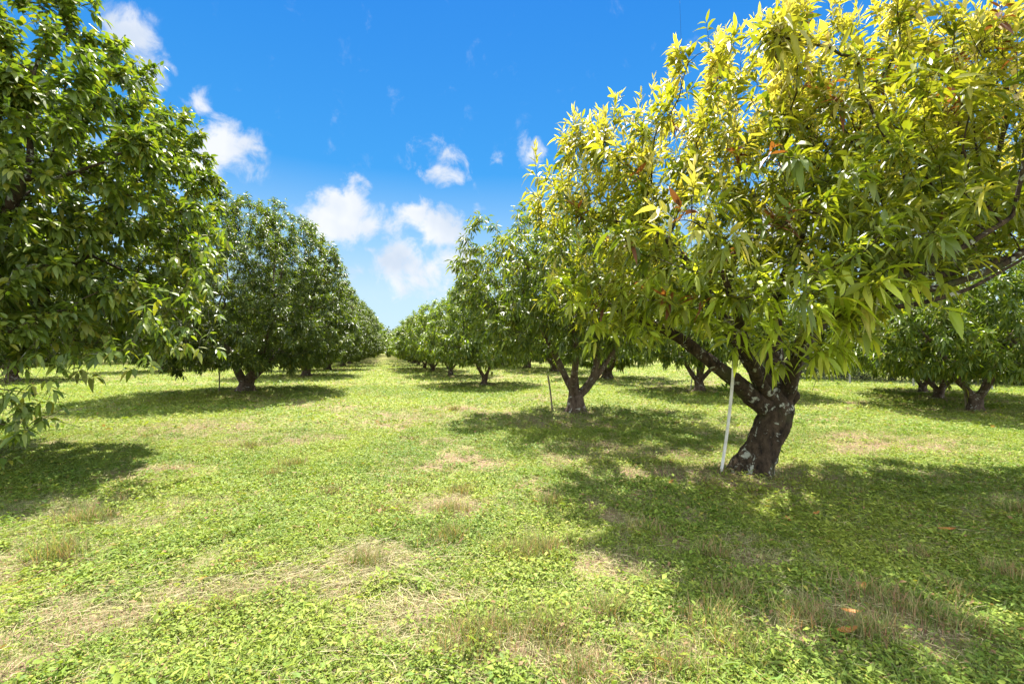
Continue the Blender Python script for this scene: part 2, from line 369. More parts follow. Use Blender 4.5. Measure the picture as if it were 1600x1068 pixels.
def assemble(root, trunkVF, leafparts, mat_leaf, mat_bark, twigs=None):
    V, F = trunkVF
    if twigs is not None:
        V2, F2 = twigs; F = np.concatenate([F, F2 + len(V)]); V = np.concatenate([V, V2])
    mesh_np('trunk', V, F, mat_bark, parent=root, smooth=True)
    Vs, Fs, Cs = [], [], []; o = 0
    for (v, f, c) in leafparts: Vs.append(v); Fs.append(f + o); Cs.append(c); o += len(v)
    return mesh_np('crown', np.concatenate(Vs), np.concatenate(Fs), mat_leaf, np.concatenate(Cs), parent=root)

# ------------------------------------------------------------------ 1. the big yellow-leaved tree on the right
def right_near_tree():
    bx, by = RIGHT_ROW[0]; rt = empty('orchard_tree', (bx, by, float(gz(np.array(bx), np.array(by))) - .03)); off = np.array([bx, by, 0])
    def q(px, py, d): return pix(px, py, d) - off
    trunk = curve([q(1170, 742, by), q(1177, 715, by), q(1192, 685, by), q(1208, 655, by), q(1215, 630, by)], 10)
    sk = [(None, trunk)]; f = len(trunk) - 1
    sk.append((f - 1, curve([q(1180, 622, by - .05), q(1150, 592, by - .15), q(1112, 562, by - .2), q(1065, 525, by - .1), q(1010, 497, by + .1), q(960, 478, by + .2)], 13)))
    sk.append((f, curve([q(1196, 600, by), q(1172, 560, by + .1), q(1142, 512, by + .25), q(1105, 450, by + .3), q(1070, 400, by + .2), q(1030, 360, by)], 13)))
    sk.append((f, curve([q(1212, 598, by + .1), q(1208, 540, by + .3), q(1214, 470, by + .4), q(1240, 400, by + .3), q(1262, 330, by + .1)], 12)))
    sk.append((f, curve([q(1228, 612, by - .05), q(1240, 570, by - .3), q(1255, 520, by - .7), q(1300, 470, by - 1.0), q(1370, 430, by - 1.2), q(1460, 395, by - 1.3)], 14)))
    sk.append((f, curve([q(1226, 600, by + .1), q(1250, 540, by + .4), q(1300, 480, by + .8), q(1380, 440, by + 1.1), q(1480, 410, by + 1.2), q(1580, 360, by + 1.2)], 14)))
    sk.append((f, curve([q(1190, 600, by - .15), q(1170, 550, by - .7), q(1150, 480, by - 1.2), q(1130, 420, by - 1.6)], 10)))
    j = f + 13 + 13 + 12                                           # long bare branches sweeping out to the right, low in the crown
    for a_, pts_ in ((3, ((1262, 505, -.8), (1330, 478, -1.1), (1420, 474, -1.4), (1510, 450, -1.5), (1610, 395, -1.5))), (5, ((1290, 480, -.9), (1370, 455, -1.0), (1460, 448, -1.2), (1560, 415, -1.2), (1660, 350, -1.1))),
                     (7, ((1340, 445, -1.1), (1420, 415, -1.5), (1500, 385, -1.7), (1590, 330, -1.8))), (9, ((1400, 425, -1.1), (1480, 425, -.9), (1570, 400, -.8), (1680, 370, -.7)))):
        sk.append((j + a_, curve([q(x_, y_, by + d_) for x_, y_, d_ in pts_], 14)))
    skr = np.concatenate([np.linspace(r_[0], r_[1], len(c_[1])) for r_, c_ in zip(((.20, .19), (.12, .035), (.12, .035), (.12, .035), (.10, .03), (.12, .035), (.07, .025), (.04, .012), (.038, .012), (.034, .01), (.035, .012)), sk)])
    lobes = [(-1.8, .8, 3.45, 1.3, 2.0, 1.3), (-.4, .2, 3.9, 1.95, 2.2, 1.65), (1.7, 0, 4.3, 2.5, 2.4, 2.1), (4.0, .1, 4.5, 2.5, 2.3, 2.0), (-.5, -1.3, 2.7, 1.9, 1.2, 1.0), (-1.6, .4, 2.5, 1.3, 1.6, .8)]
    cl = lambda p: (p[:, 2] > 1.75 + .42 * np.maximum(p[:, 0] - .3, 0) + .08 * (p[:, 0] < -.5))
    rg, P, par, rad, VF, O, Ax = make_tree('t', lobes, sk, 3600, .16, .95, .23, .0032, None, None, None, 21, hero=True, zmin=1.5, gaps=.34, shell=.42, leaf_r=.014, per=1.85, clip=cl, gsc=.62, skr=skr, rootr=.19, updir=.6, barkdim=28)
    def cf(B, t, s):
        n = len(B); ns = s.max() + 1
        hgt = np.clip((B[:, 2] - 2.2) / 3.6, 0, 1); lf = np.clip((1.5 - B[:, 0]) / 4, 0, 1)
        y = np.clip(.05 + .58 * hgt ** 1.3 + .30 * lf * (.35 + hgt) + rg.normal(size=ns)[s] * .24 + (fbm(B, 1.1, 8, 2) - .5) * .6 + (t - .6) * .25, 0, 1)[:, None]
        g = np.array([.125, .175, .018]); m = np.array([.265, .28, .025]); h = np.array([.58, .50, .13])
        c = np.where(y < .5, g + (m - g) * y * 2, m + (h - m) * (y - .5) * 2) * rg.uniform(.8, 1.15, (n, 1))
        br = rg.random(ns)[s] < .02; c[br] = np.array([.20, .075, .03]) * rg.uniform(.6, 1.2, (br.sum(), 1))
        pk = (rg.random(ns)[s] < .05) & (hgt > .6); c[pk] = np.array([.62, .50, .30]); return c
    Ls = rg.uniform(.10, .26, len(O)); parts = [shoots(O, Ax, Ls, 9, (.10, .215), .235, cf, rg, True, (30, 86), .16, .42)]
    # upright flush shoots along the top
    top = O[(O[:, 2] > 4.2) & (rg.random(len(O)) < .2)]; top = np.concatenate([top, O[(O[:, 0] < -1.6) & (rg.random(len(O)) < .12)]])
    ax2 = unit(np.array([0, 0, 1.0]) + rg.normal(size=top.shape) * .16 + np.array([-.05, 0, 0])); L2 = rg.uniform(.25, .52, len(top))
    spr = np.array([q(a, b, d) for a, b, d in ((955, 185, by), (1052, 155, by), (1012, 175, by), (1180, 70, by - .4), (1142, 115, by - .2), (1160, 90, by - .3), (842, 270, by), (900, 215, by), (1245, 70, by), (1290, 80, by), (1225, 120, by - .8), (1345, 50, by), (1000, 200, by))])
    top = np.concatenate([top, spr]); ax2 = np.concatenate([ax2, unit(np.array([0.02, 0, 1.0]) + rg.normal(size=spr.shape) * .1)]); L2 = np.concatenate([L2, rg.uniform(.35, .5, len(spr))])
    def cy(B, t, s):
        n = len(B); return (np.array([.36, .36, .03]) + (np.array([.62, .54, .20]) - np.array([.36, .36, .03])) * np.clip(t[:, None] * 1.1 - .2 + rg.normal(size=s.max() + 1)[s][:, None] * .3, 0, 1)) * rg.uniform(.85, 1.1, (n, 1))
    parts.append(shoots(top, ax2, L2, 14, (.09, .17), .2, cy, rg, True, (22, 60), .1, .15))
    # drooping tufts hanging under the crown and the sucker shoots on the trunk
    hp = np.array([q(a, b, d) for a, b, d in ((1285, 420, 4.3), (1330, 445, 4.1), (1260, 470, 4.2), (1310, 490, 4.2), (1245, 520, 4.5), (1350, 500, 4.3), (1080, 500, 4.9), (1150, 515, 4.8), (1185, 520, 5.0), (1060, 470, 5.2), (1000, 500, 5.4), (950, 520, 5.6), (1262, 565, 4.9), (1270, 545, 4.7), (1285, 560, 4.9), (1105, 480, 4.8), (900, 470, 5.5), (880, 440, 5.7), (1200, 500, 4.4), (1210, 450, 4.2), (1375, 420, 4.0), (1110, 515, 5.1), (1150, 530, 5.0), (1200, 540, 5.0), (1010, 505, 5.6), (1040, 450, 5.0), (1130, 450, 4.6), (930, 500, 5.8), (1310, 540, 4.6), (1340, 470, 4.2), (1190, 470, 4.4), (1270, 510, 4.4), (910, 430, 5.6), (1050, 480, 5.5), (1030, 500, 5.6), (1070, 505, 5.5), (990, 470, 5.6), (960, 450, 5.6), (1010, 440, 5.4), (1090, 440, 4.9), (1320, 400, 4.1), (1410, 450, 4.2))])
    hp = np.concatenate([hp, hp + rg.normal(size=hp.shape) * .1, hp + rg.normal(size=hp.shape) * .14]); hp = hp[hp[:, 2] > 1.45]; ah = unit(np.array([0, -.45, .15]) + rg.normal(size=hp.shape) * .4)
    def ch(B, t, s): return np.array([.30, .385, .03]) * rg.uniform(.6, 1.3, (len(B), 1)) + rg.random((len(B), 1)) ** 3 * np.array([.22, .15, .05])
    parts.append(shoots(hp, ah, rg.uniform(.1, .2, len(hp)), 9, (.14, .24), .25, ch, rg, True, (35, 85), .35, .3))
    sp = np.array([q(1128, 600, by - .1), q(1135, 610, by - .1), q(1122, 612, by - .1), q(1215, 700, by + .1), q(1222, 690, by + .15)]); asp = unit(np.array([0, 0, .6]) + rg.normal(size=sp.shape) * .5)
    def cs(B, t, s): return np.array([.09, .17, .02]) * rg.uniform(.7, 1.3, (len(B), 1))
    parts.append(shoots(sp, asp, np.full(len(sp), .1), 10, (.08, .14), .22, cs, rg, True, (25, 85), .3, .2))
    TV = [twig_mesh(O, Ax, Ls, .0028), twig_mesh(top - np.array([0, 0, .15]), ax2, L2 + .15, .004), twig_mesh(hp - ah * .35, ah, np.full(len(hp), .5), .003), twig_mesh(np.array([q(1165, 640, by), q(1200, 715, by)]), unit(np.array([[-.3, 0, .25], [.3, 0, .3]])), np.array([.34, .25]), .004)]
    # bare flower stalks standing above the crown
    hi = O[(O[:, 2] > 4.4) & (rg.random(len(O)) < .035)]; ab = unit(np.array([0, 0, 1.0]) + rg.normal(size=hi.shape) * .14); Lb = rg.uniform(.5, .95, len(hi))
    # bare flower stalks standing above the crown
    hi = O[(O[:, 2] > 4.4) & (rg.random(len(O)) < .035)]; ab = unit(np.array([0, 0, 1.0]) + rg.normal(size=hi.shape) * .14); Lb = rg.uniform(.5, .95, len(hi))
    TV.append(twig_mesh(hi, ab, Lb, .0022)); V, F = [], []; o = 0
    for v, f in TV: V.append(v); F.append(f + o); o += len(v)
    assemble(rt, VF, parts, M_YOUNG, M_BARK, (np.concatenate(V), np.concatenate(F)))
    # sawn-off branch stub beside the fork
    st = np.array([q(1222, 632, by), q(1232, 618, by - .02), q(1243, 611, by - .03), q(1246, 608, by - .03)]); v, f = tubes(st, [-1, 0, 1, 2], np.array([.10, .085, .075, .02]), 0, True, 0, 5, 20)
    mesh_np('branch_stub', v, f, M_BARK, parent=rt, smooth=True)
    return tag(rt, 'large leaning tree with yellow new leaves, nearest on the right beside the white pole', 'tree', 'orchard trees')
right_near_tree()

# ------------------------------------------------------------------ 2. the near tree cut by the left edge
def left_near_tree():
    bx, by = LEFT_ROW[0]; rt = empty('orchard_tree', (bx, by, float(gz(np.array(bx), np.array(by))) - .03)); off = np.array([bx, by, 0])
    sk = [(None, curve([(0, 0, 0), (.05, 0, .3), (.02, .02, .65)], 6))]
    for k, a in enumerate((-70, -10, 40, 100, 160, 220, -35)):
        c, s = math.cos(R(a)), math.sin(R(a)); up = 1 if k % 2 else .7
        sk.append((5, curve([(c * .25, s * .25, .95), (c * .8, s * .8, 1.5 + up * .3), (c * 1.4, s * 1.4, 2.1 + up * .8), (c * 2.0, s * 2.0, 2.5 + up * 1.4)], 12)))
    # low limb reaching toward the camera
    sk.append((5, curve([(.4, -.3, .95), (1.3, -.9, 1.35), (2.2, -1.4, 1.5), (2.9, -1.7, 1.35)], 14)))
    lobes = [(0, 0, 3.9, 3.6, 3.5, 3.6), (.2, -.5, 2.8, 3.3, 3.0, 1.7)]
    cl = lambda p: (p[:, 2] > 1.55 + .1 * np.abs(p[:, 0] - 2)) & ((p[:, 0] > -1.5) | (rng.random(len(p)) < .5))
    rg, P, par, rad, VF, O, Ax = make_tree('t', lobes, sk, 4300, .18, 1.0, .25, .0035, None, None, None, 5, hero=True, zmin=1.3, gaps=.2, shell=.30, leaf_r=.015, per=2.5, clip=cl, rootr=.2, updir=.2)
    Ls = rg.uniform(.1, .25, len(O)); parts = [shoots(O, Ax, Ls, 10, (.085, .165), .42, leafcol_green(rg, 1.25, .14), rg, True, (40, 85), .42, .3)]
    # low hanging sprays at the left edge of the picture
    hp = []
    for (a, b, d) in ((20, 560, 5.0), (60, 585, 5.0), (30, 615, 4.9), (10, 600, 4.8), (75, 610, 5.0), (45, 632, 4.9), (20, 655, 4.8), (40, 665, 4.8), (5, 705, 4.7), (12, 640, 4.9), (90, 560, 5.2), (110, 540, 5.3), (55, 540, 5.1), (70, 640, 5.0)):
        for k in range(3): hp.append(pix(a + rg.normal() * 6, b + rg.normal() * 6, d) - off)
    for (a, b, d) in ((250, 500, 5.9), (300, 470, 6.2), (310, 430, 6.3), (280, 520, 6.0), (220, 530, 5.8), (170, 540, 5.7), (300, 400, 6.3), (320, 360, 6.4), (140, 560, 5.6), (235, 480, 5.7), (315, 500, 6.1)):
        for k in range(6): hp.append(pix(a + rg.normal() * 14, b + rg.normal() * 14, d + rg.normal() * .25) - off)
    hp = np.array(hp); ah = unit(np.array([.3, -.2, -.3]) + rg.normal(size=hp.shape) * .4)
    parts.append(shoots(hp, ah, rg.uniform(.08, .16, len(hp)), 6, (.09, .15), .38, leafcol_green(rg, 1.4, .2), rg, True, (40, 85), .6, .3))
    TV = [twig_mesh(O, Ax, Ls, .003), twig_mesh(hp - ah * .35, ah, np.full(len(hp), .45), .003)]
    wv = []
    for z0, z1, pts in ((0, 0, ((-90, 610, 5.1), (0, 598, 5.0), (60, 606, 4.95))), (0, 0, ((-120, 665, 5.0), (0, 652, 4.85), (55, 660, 4.8))), (0, 0, ((-90, 600, 5.2), (0, 617, 4.9), (50, 640, 4.9))), (0, 0, ((-90, 690, 4.8), (-20, 695, 4.75), (12, 706, 4.7)))):
        Q = curve([pix(*p) - off for p in pts], 7); wv.append(tubes(Q, [-1, 0, 1, 2, 3, 4, 5], np.linspace(.011, .003, 7), 0, False, 0, 1))
    V, F = [], []; o = 0
    for v, f in TV + wv: V.append(v); F.append(f + o); o += len(v)
    assemble(rt, VF, parts, M_LEAF, M_BARK, (np.concatenate(V), np.concatenate(F)))
    return tag(rt, 'tall green orchard tree nearest on the left, crown cut off by the left edge', 'tree', 'orchard trees')
left_near_tree()

# ------------------------------------------------------------------ 3. other trees: a few grown kinds, copied down the rows
def vase(n, r0, h, rg, lean=0, z0=.35):
    sk = [(None, curve([(0, 0, 0), (.03, 0, z0 * .5), (.0, .02, z0)], 5))]
    for k in range(n):
        a = k * 2 * math.pi / n + rg.random() * .6 + lean; c, s = math.cos(a), math.sin(a); j = .75 + rg.random() * .5
        sk.append((4, curve([(c * .2, s * .2, z0 + .22), (c * .55 * j, s * .55 * j, z0 + .7), (c * 1.0 * j, s * 1.0 * j, z0 + 1.35), (c * r0 * .42 * j, s * r0 * .42 * j, z0 + h * .36)], 11)))
    return sk
def kind(lobes, sk, nattr, nl, Lr, seed, zmin, gaps, rootr, mat=M_LEAF, ratio=.33, lighten=1.0, yellow=.05, step=.2, per=1.6, shell=.28, droop=.6, bare=None, hero=False, cf=None, updir=.15, minr=.004, amp=.4):
    skr = np.concatenate([np.linspace(rootr * (.95 if i == 0 else .52), rootr * (.85 if i == 0 else .2), len(c_[1])) for i, c_ in enumerate(sk)])
    rg, P, par, rad, VF, O, Ax = make_tree('t', lobes, sk, nattr, step, step * 6, step * 1.35, .0045, None, None, None, seed, hero=True, zmin=zmin, gaps=gaps, shell=shell, leaf_r=.019, per=per, rootr=rootr, updir=updir, barkdim=16, minr=minr, skr=skr, amp=amp)
    rt = empty('orchard_tree', (0, 0, 0)); Ls = rg.uniform(.1, .28, len(O))
    assemble(rt, VF, [shoots(O, Ax, Ls, nl, Lr, ratio, cf or leafcol_green(rg, lighten, yellow), rg, hero, (40, 88), droop, .3)], mat, M_BARK2)
    return rt
def copy_tree(o, parent=None):
    c = o.copy(); scene.collection.objects.link(c); c.parent = parent
    for ch in o.children: copy_tree(ch, c)
    return c
rgv = np.random.default_rng(12)
# tall rounded dome (left row)
K_TALL = kind([(0, 0, 3.6, 3.75, 3.75, 3.75), (.3, -.4, 2.4, 3.9, 3.9, 1.9)], vase(5, 3.8, 7.3, rgv, .2), 4300, 8, (.10, .165), 31, .95, .14, .25, amp=.10, per=3.8, droop=.45, step=.21, lighten=.86)
# open irregular crown (second tree of the right row)
def cf2(B, t, s):
    g = np.random.default_rng(4); n = len(B); c = leafcol_green(g, 1.1, .1)(B, t, s)
    k = (B[:, 0] < -.4) & (B[:, 2] > 3.2) & (g.random(s.max() + 1)[s] < .35); c[k] = np.array([.24, .25, .03]) * g.uniform(.7, 1.2, (k.sum(), 1)); return c
sk2 = [(None, curve([(0, 0, 0), (.02, 0, .25), (0, 0, .42)], 5)), (4, curve([(-.1, 0, .62), (-.3, 0, 1.0), (-.7, .1, 1.9), (-1.2, 0, 2.8)], 11)), (4, curve([(-.02, .1, .7), (.0, .3, 1.3), (.2, .6, 2.3)], 9)),
       (4, curve([(.22, 0, .62), (.42, -.05, .9), (.52, -.1, 1.5), (.45, -.1, 2.2), (.7, 0, 3.0)], 12)), (4, curve([(.2, .1, .55), (.55, .2, .95), (.85, .3, 1.35), (1.4, .3, 2.2)], 10)), (4, curve([(-.1, -.2, .7), (-.1, -.8, 1.3), (-.2, -1.3, 2.2)], 9))]
K_OPEN = kind([(-.1, -.3, 3.1, 2.8, 3.1, 1.75), (-1.3, -.2, 3.2, 1.7, 2.0, 1.6), (.7, -.2, 2.5, 2.8, 3.0, 1.3)], sk2, 2500, 8, (.11, .20), 44, 1.5, .32, .175, cf=cf2, per=2.3, step=.19, shell=.36, ratio=.28)
# lower rounded tree (right row further on)
K_LOW = kind([(0, 0, 2.3, 2.85, 2.85, 2.1), (.3, 0, 1.7, 2.9, 2.9, 1.1)], vase(4, 2.9, 4.3, rgv, .9, .3), 1900, 7, (.12, .20), 58, .95, .2, .135, per=3.4, step=.21, lighten=1.35, yellow=.12)
# the same shapes with fewer, larger leaf clumps, for trees far down the rows
F_TALL = kind([(0, 0, 3.6, 3.75, 3.75, 3.75), (.3, -.4, 2.4, 3.9, 3.9, 1.9)], vase(4, 3.8, 7.3, rgv, 1.2), 800, 6, (.26, .42), 71, .9, .2, .26, per=3.2, step=.36, lighten=1.15, ratio=.4, yellow=.1, minr=.012)
F_LOW = kind([(0, 0, 2.3, 2.85, 2.85, 2.1), (.3, 0, 1.7, 2.9, 2.9, 1.1)], vase(4, 2.9, 4.3, rgv, .4, .3), 560, 6, (.22, .36), 83, .75, .2, .2, per=3.2, step=.34, lighten=1.4, ratio=.4, yellow=.14, minr=.012)
used = {}
def plant(kd, x, y, sc=1.0, rz=0.0, label='', group='orchard trees', sz=None):
    k = id(kd)
    if k not in used: t = kd; used[k] = 1
    else: t = copy_tree(kd)
    z = float(gz(np.array(float(x)), np.array(float(y)))) - .04
    t.location = (x, y, z); t.rotation_euler = (0, 0, rz); h_ = math.sin(x * 12.9 + y * 7.1); t.scale = (sc * (1 + .06 * h_), sc * (1 - .06 * h_), sc * (1 + .07 * math.sin(x * 5.3 + y * 3.7))); tag(t, label, 'tree', group); TRUNKS.append((x, y, sc)); return t
ORD = ['first', 'second', 'third', 'fourth', 'fifth', 'sixth', 'seventh', 'eighth', 'ninth', 'tenth', 'eleventh', 'twelfth', 'thirteenth', 'fourteenth', 'fifteenth', 'sixteenth', 'seventeenth', 'eighteenth', 'nineteenth', 'twentieth', 'twenty-first']
TRUNKS += [(RIGHT_ROW[0][0], RIGHT_ROW[0][1], 1.2), (LEFT_ROW[0][0], LEFT_ROW[0][1], 1.2)]
plant(K_OPEN, *RIGHT_ROW[1], 1.0, 0, 'second tree of the right row, open crown over several pale forked limbs')
for i, (x, y) in enumerate(RIGHT_ROW[2:], 2):
    plant(K_LOW if i < 7 else F_LOW, x, y, [1.0, .98, 1.02, 1.0, 1.04][i % 5] * (1.0 if i < 7 else 1.08), i * 2.1 + .4, '%s tree from the front in the low rounded row right of the grass lane' % ORD[i])
plant(K_TALL, *LEFT_ROW[1], 1.05, 0, 'dense dark green dome-shaped tree, second in the left row, forked low above its shadow')
for i, (x, y) in enumerate(LEFT_ROW[2:], 2):
    plant(K_TALL if i < 5 else F_TALL, x, y, [.93, .9, .95][i % 3], i * 1.7 + .4, '%s tree from the front in the tall row left of the grass lane' % ORD[i])
# trees of the rows behind, both sides
BACK = [(K_LOW, base(1092, 611), 1.2, .3, 'tree with thick reddish brown trunk behind the big yellow tree, thin white stake beside it'),
        (K_LOW, base(1524, 641), 1.02, 2.2, 'low dark green tree at the right edge with forked trunk and wooden stake'),
        (K_LOW, base(1466, 622), .88, 3.4, 'green tree with single dark trunk just behind the low tree at the right edge'),
        (K_LOW, base(1440, 612), .8, 5.1, 'smallest green tree at right, standing nearest the wire fence'),
        (K_TALL, base(255, 580), .9, 1.0, 'tree with a three-pronged trunk seen under the near left crown'),
        (K_TALL, base(20, 596), .9, 2.0, 'tree with a stout brown trunk seen low at the left edge'),
        (F_TALL, base(213, 568), .95, 3.0, 'far tree with a broad dark forked trunk behind the three-pronged one'),
        (F_TALL, base(300, 567), .95, 4.0, 'far tree between the three-pronged trunk and the dark dome-shaped tree')]
for kd, (x, y), sc, rz, lb in BACK: plant(kd, x, y, sc, rz, lb, 'orchard trees')
def rowfill(xa, ya, n, kd, sp, sc, txt, dx=0):
    for k in range(n):
        y = ya + sp * k; x = xa + vx * (y - ya) + rgv.normal() * .3 + dx; plant(kd, x, y + rgv.normal() * .4, sc * rgv.uniform(.93, 1.07), rgv.random() * 6.28, txt % ORD[k], 'orchard trees')
rowfill(5.2, 24.8, 9, F_LOW, 7.4, 1.3, '%s tree of the row just behind the front right row, mostly hidden')
rowfill(9.0, 46.0, 8, F_LOW, 8.0, 1.4, '%s far tree of the outermost right row, a small dark mass')
rowfill(-30.5, 44, 9, F_TALL, 8.2, .95, '%s distant tree in the second row left of the lane')
rowfill(-45.0, 41, 9, F_TALL, 8.2, .95, '%s distant tree in the third row left of the lane')
rowfill(-62.0, 50, 8, F_TALL, 8.6, 1.0, '%s distant tree in the fourth row left of the lane')

# ------------------------------------------------------------------ far wood and hedge beyond the orchard
def wood(name, pts, n, h, depth, seed, lab, leaf=(.5, .9), dark=.7):
    rg = np.random.default_rng(seed); pts = np.array(pts, float); seg = rg.integers(0, len(pts) - 1, n); t = rg.random(n)[:, None]
    P = pts[seg] * (1 - t) + pts[seg + 1] * t; P = P + rg.normal(size=P.shape) * depth * .35; hh = h * (.55 + .8 * fbm(xy3(P[:, 0], P[:, 1]), 1.6 / h, seed))
    z = hh * rg.random(n) ** .7; O = np.stack([P[:, 0], P[:, 1], z], 1); A = unit(rg.normal(size=(n, 3)) + [0, 0, .4])
    v, f, c = shoots(O, A, np.full(n, leaf[0]), 5, leaf, .5, leafcol_green(rg, dark, .03), rg, False)
    return tag(mesh_np(name, v, f, M_LEAF, c), lab, 'wood', None, 'stuff')
wood('far_wood', [(-230, 120), (-120, 172), (-48, 178), (10, 178), (90, 150), (200, 90)], 7500, 10, 9, 3, 'dark distant wood closing the end of the grass lane behind the rows', (1.0, 1.8))
fa, fb = np.array(base(1245, 593.5)), np.array(base(1700, 618))
wood('hedge_thicket', [fa + (.4, 2.5), fb + (5, 3.2)], 6500, 3.4, 1.6, 8, 'dark leafy thicket growing behind the wire fence', (.16, .3), .8)

# ------------------------------------------------------------------ fence at the right, behind the trees
def fence():
    d = fb - fa; ln = np.linalg.norm(d); u = d / ln; npst = int(ln / 2.4) + 1; yaw = math.atan2(u[1], u[0])
    rt = empty('wire_fence', (fa[0], fa[1], float(gz(fa[0], fa[1])) - .03), yaw)
    def tube(name, pts, r, mat, ns=8):
        pts = np.array(pts, float); v, f = tubes(pts, [-1] + list(range(len(pts) - 1)), np.full(len(pts), r), 0, False, 0); return mesh_np(name, v, f, mat, parent=rt, smooth=True)
    for k in range(npst): tube('post', [(k * 2.4, 0, 0), (k * 2.4, 0, 1.0), (k * 2.4, 0, 1.55)], .04, M_METAL)
    tube('top_rail', [(x, 0, 1.5) for x in np.linspace(0, (npst - 1) * 2.4, 12)], .022, M_METAL)
    A, B = [], []; W = (npst - 1) * 2.4; H = 1.46
    for x in np.arange(-H, W, .12):
        for s in (0, 1):
            xa, xb = (x, x + H) if s else (x + H, x); lo, hi = max(0, min(xa, xb)), min(W, max(xa, xb))
            if hi <= lo: continue
            if s: A.append((lo, 0, .04 + lo - x)); B.append((hi, 0, .04 + hi - x))
            else: A.append((lo, 0.003, .04 + x + H - lo)); B.append((hi, 0.003, .04 + x + H - hi))
    A, B = np.array(A), np.array(B); dd = B - A; l = np.linalg.norm(dd, axis=1); v, f = twig_mesh(A, dd / l[:, None], l, .0028)
    mesh_np('wire_mesh', v, f, M_WIRE, parent=rt)
    tag(rt, 'low wire mesh fence with metal posts in front of the thicket at right', 'fence')
fence()

# ------------------------------------------------------------------ support poles and stakes
def pole(name, a, b, r, mat, label, cat, group, cap=False):
    a, b = np.array(a, float), np.array(b, float); P = np.array([a + (b - a) * t for t in np.linspace(0, 1, 8)]) ; ln = np.linalg.norm(b - a)
    P[1:-1] += np.sin(np.linspace(0, math.pi, 8))[1:-1, None] * np.array([.012, .0, 0]) * ln
    rt = empty(name, a); Q = P - a; rad = np.full(8, r)
    T = unit(np.gradient(Q, axis=0)); e1, e2 = frame(T); an = np.linspace(0, 2 * math.pi, 14, endpoint=False)
    V = Q[:, None] + (np.cos(an)[None, :, None] * e1[:, None] + np.sin(an)[None, :, None] * e2[:, None]) * r; V = V.reshape(-1, 3)
    F = [[i * 14 + j, i * 14 + (j + 1) % 14, (i + 1) * 14 + (j + 1) % 14, (i + 1) * 14 + j] for i in range(7) for j in range(14)]
    V = np.concatenate([V, Q[-1:] + T[-1:] * r * .25]); c = len(V) - 1
    F += [[7 * 14 + j, 7 * 14 + (j + 1) % 14, c, c] for j in range(14)]
    me = bpy.data.meshes.new(name); me.from_pydata(V.tolist(), [], [f if f[2] != f[3] else f[:3] for f in F]); me.materials.append(mat)
    bpy.data.objects.remove(rt); o = bpy.data.objects.new(name, me); scene.collection.objects.link(o); o.location = a
    for p in me.polygons: p.use_smooth = True
    return tag(o, label, cat, group)
def ground_pt(px, py): x, y = base(px, py); return np.array([x, y, float(gz(np.array(x), np.array(y))) - .02])
a = ground_pt(1125, 738); b = pix(1147, 562, a[1] - .32); pole('support_pole', a, b, .019, M_PVC, 'thick white plastic pole leaning beside the trunk of the big yellow tree', 'pole', 'tree support poles')
for (x1, y1, x2, y2, r, m, lb) in ((863, 643, 856, 586, .022, M_WOOD, 'thin brown wooden stake left of the pale forked limbs'),
        (1078, 609, 1083, 572, .022, M_PVC, 'thin white stake beside the reddish brown trunk'),
        (343, 613, 343, 578, .022, M_WOOD, 'thin olive stake left of the dark dome-shaped tree'),
        (1508, 640, 1506, 608, .026, M_WOOD, 'pale wooden stake beside the forked trunk at the right edge'),
        (1458, 620, 1458, 590, .026, M_WOOD, 'wooden stake before the single dark trunk at right'),
        (239, 578, 238, 562, .03, M_WOOD, 'thin dark stake left of the three-pronged trunk')):
    a = ground_pt(x1, y1); b = pix(x2, y2, a[1]); pole('tree_stake', a, b, r, m, lb, 'stake', 'tree support poles')

# ------------------------------------------------------------------ ground
STRAW = [(20, 865, .45), (90, 850, .3), (200, 815, .3), (480, 905, .22), (545, 890, .2), (600, 880, .25), (330, 920, .3), (950, 700, .7), (1050, 710, .5), (900, 720, .4), (620, 1000, .2), (880, 660, 1.0), (530, 890, .55), (640, 945, .35), (320, 905, .4), (590, 860, .4), (60, 800, .6), (240, 740, .5), (60, 1000, .6), (1290, 960, .35), (1400, 970, .3), (1040, 740, .5), (1180, 760, .35),
         (640, 650, .9), (700, 640, .8), (420, 690, .7), (300, 670, 1.2), (700, 790, .4), (710, 720, .6), (1180, 860, .3), (1350, 700, .6), (760, 1000, .25), (880, 1030, .25), (1420, 690, 1.0), (960, 880, .3)]
SP = [(*base(a, b), r) for a, b, r in STRAW]
def dryness(x, y):
    p = xy3(x, y); v = fbm(p, .55, 21, 4) * .62 + fbm(p, 2.6, 31, 3) * .38
    v = sstep(.46, .66, v) * .68 * (.35 + 1.3 * sstep(.38, .62, fbm(p, 5.5, 71, 2)))
    for (a, b, r) in SP: v = np.maximum(v, np.exp(-(((x - a) / (r * 1.4)) ** 2 + ((y - b) / r) ** 2) * 1.1) * (.15 + 1.6 * sstep(.35, .6, fbm(p, 4.2, 50))))
    for (a, b, s) in TRUNKS:
        if b < 45: v = np.maximum(v, np.exp(-(((x - a) / 1.0) ** 2 + ((y - b) / .9) ** 2)) * .9)
    return np.clip(v, 0, 1)
def axis_coords(n, near, far):
    t = np.linspace(-1, 1, n); k = 5.5; return np.sinh(t * k) / math.sinh(k) * far
gx = axis_coords(460, 0, 900); gy = axis_coords(460, 0, 900) + 5
X, Y = np.meshgrid(gx, gy); X = X.ravel(); Y = Y.ravel(); Z = gz(X, Y); dr = dryness(X, Y)
ii = np.arange(460 * 460).reshape(460, 460); F = np.stack([ii[:-1, :-1], ii[:-1, 1:], ii[1:, 1:], ii[1:, :-1]], -1).reshape(-1, 4)
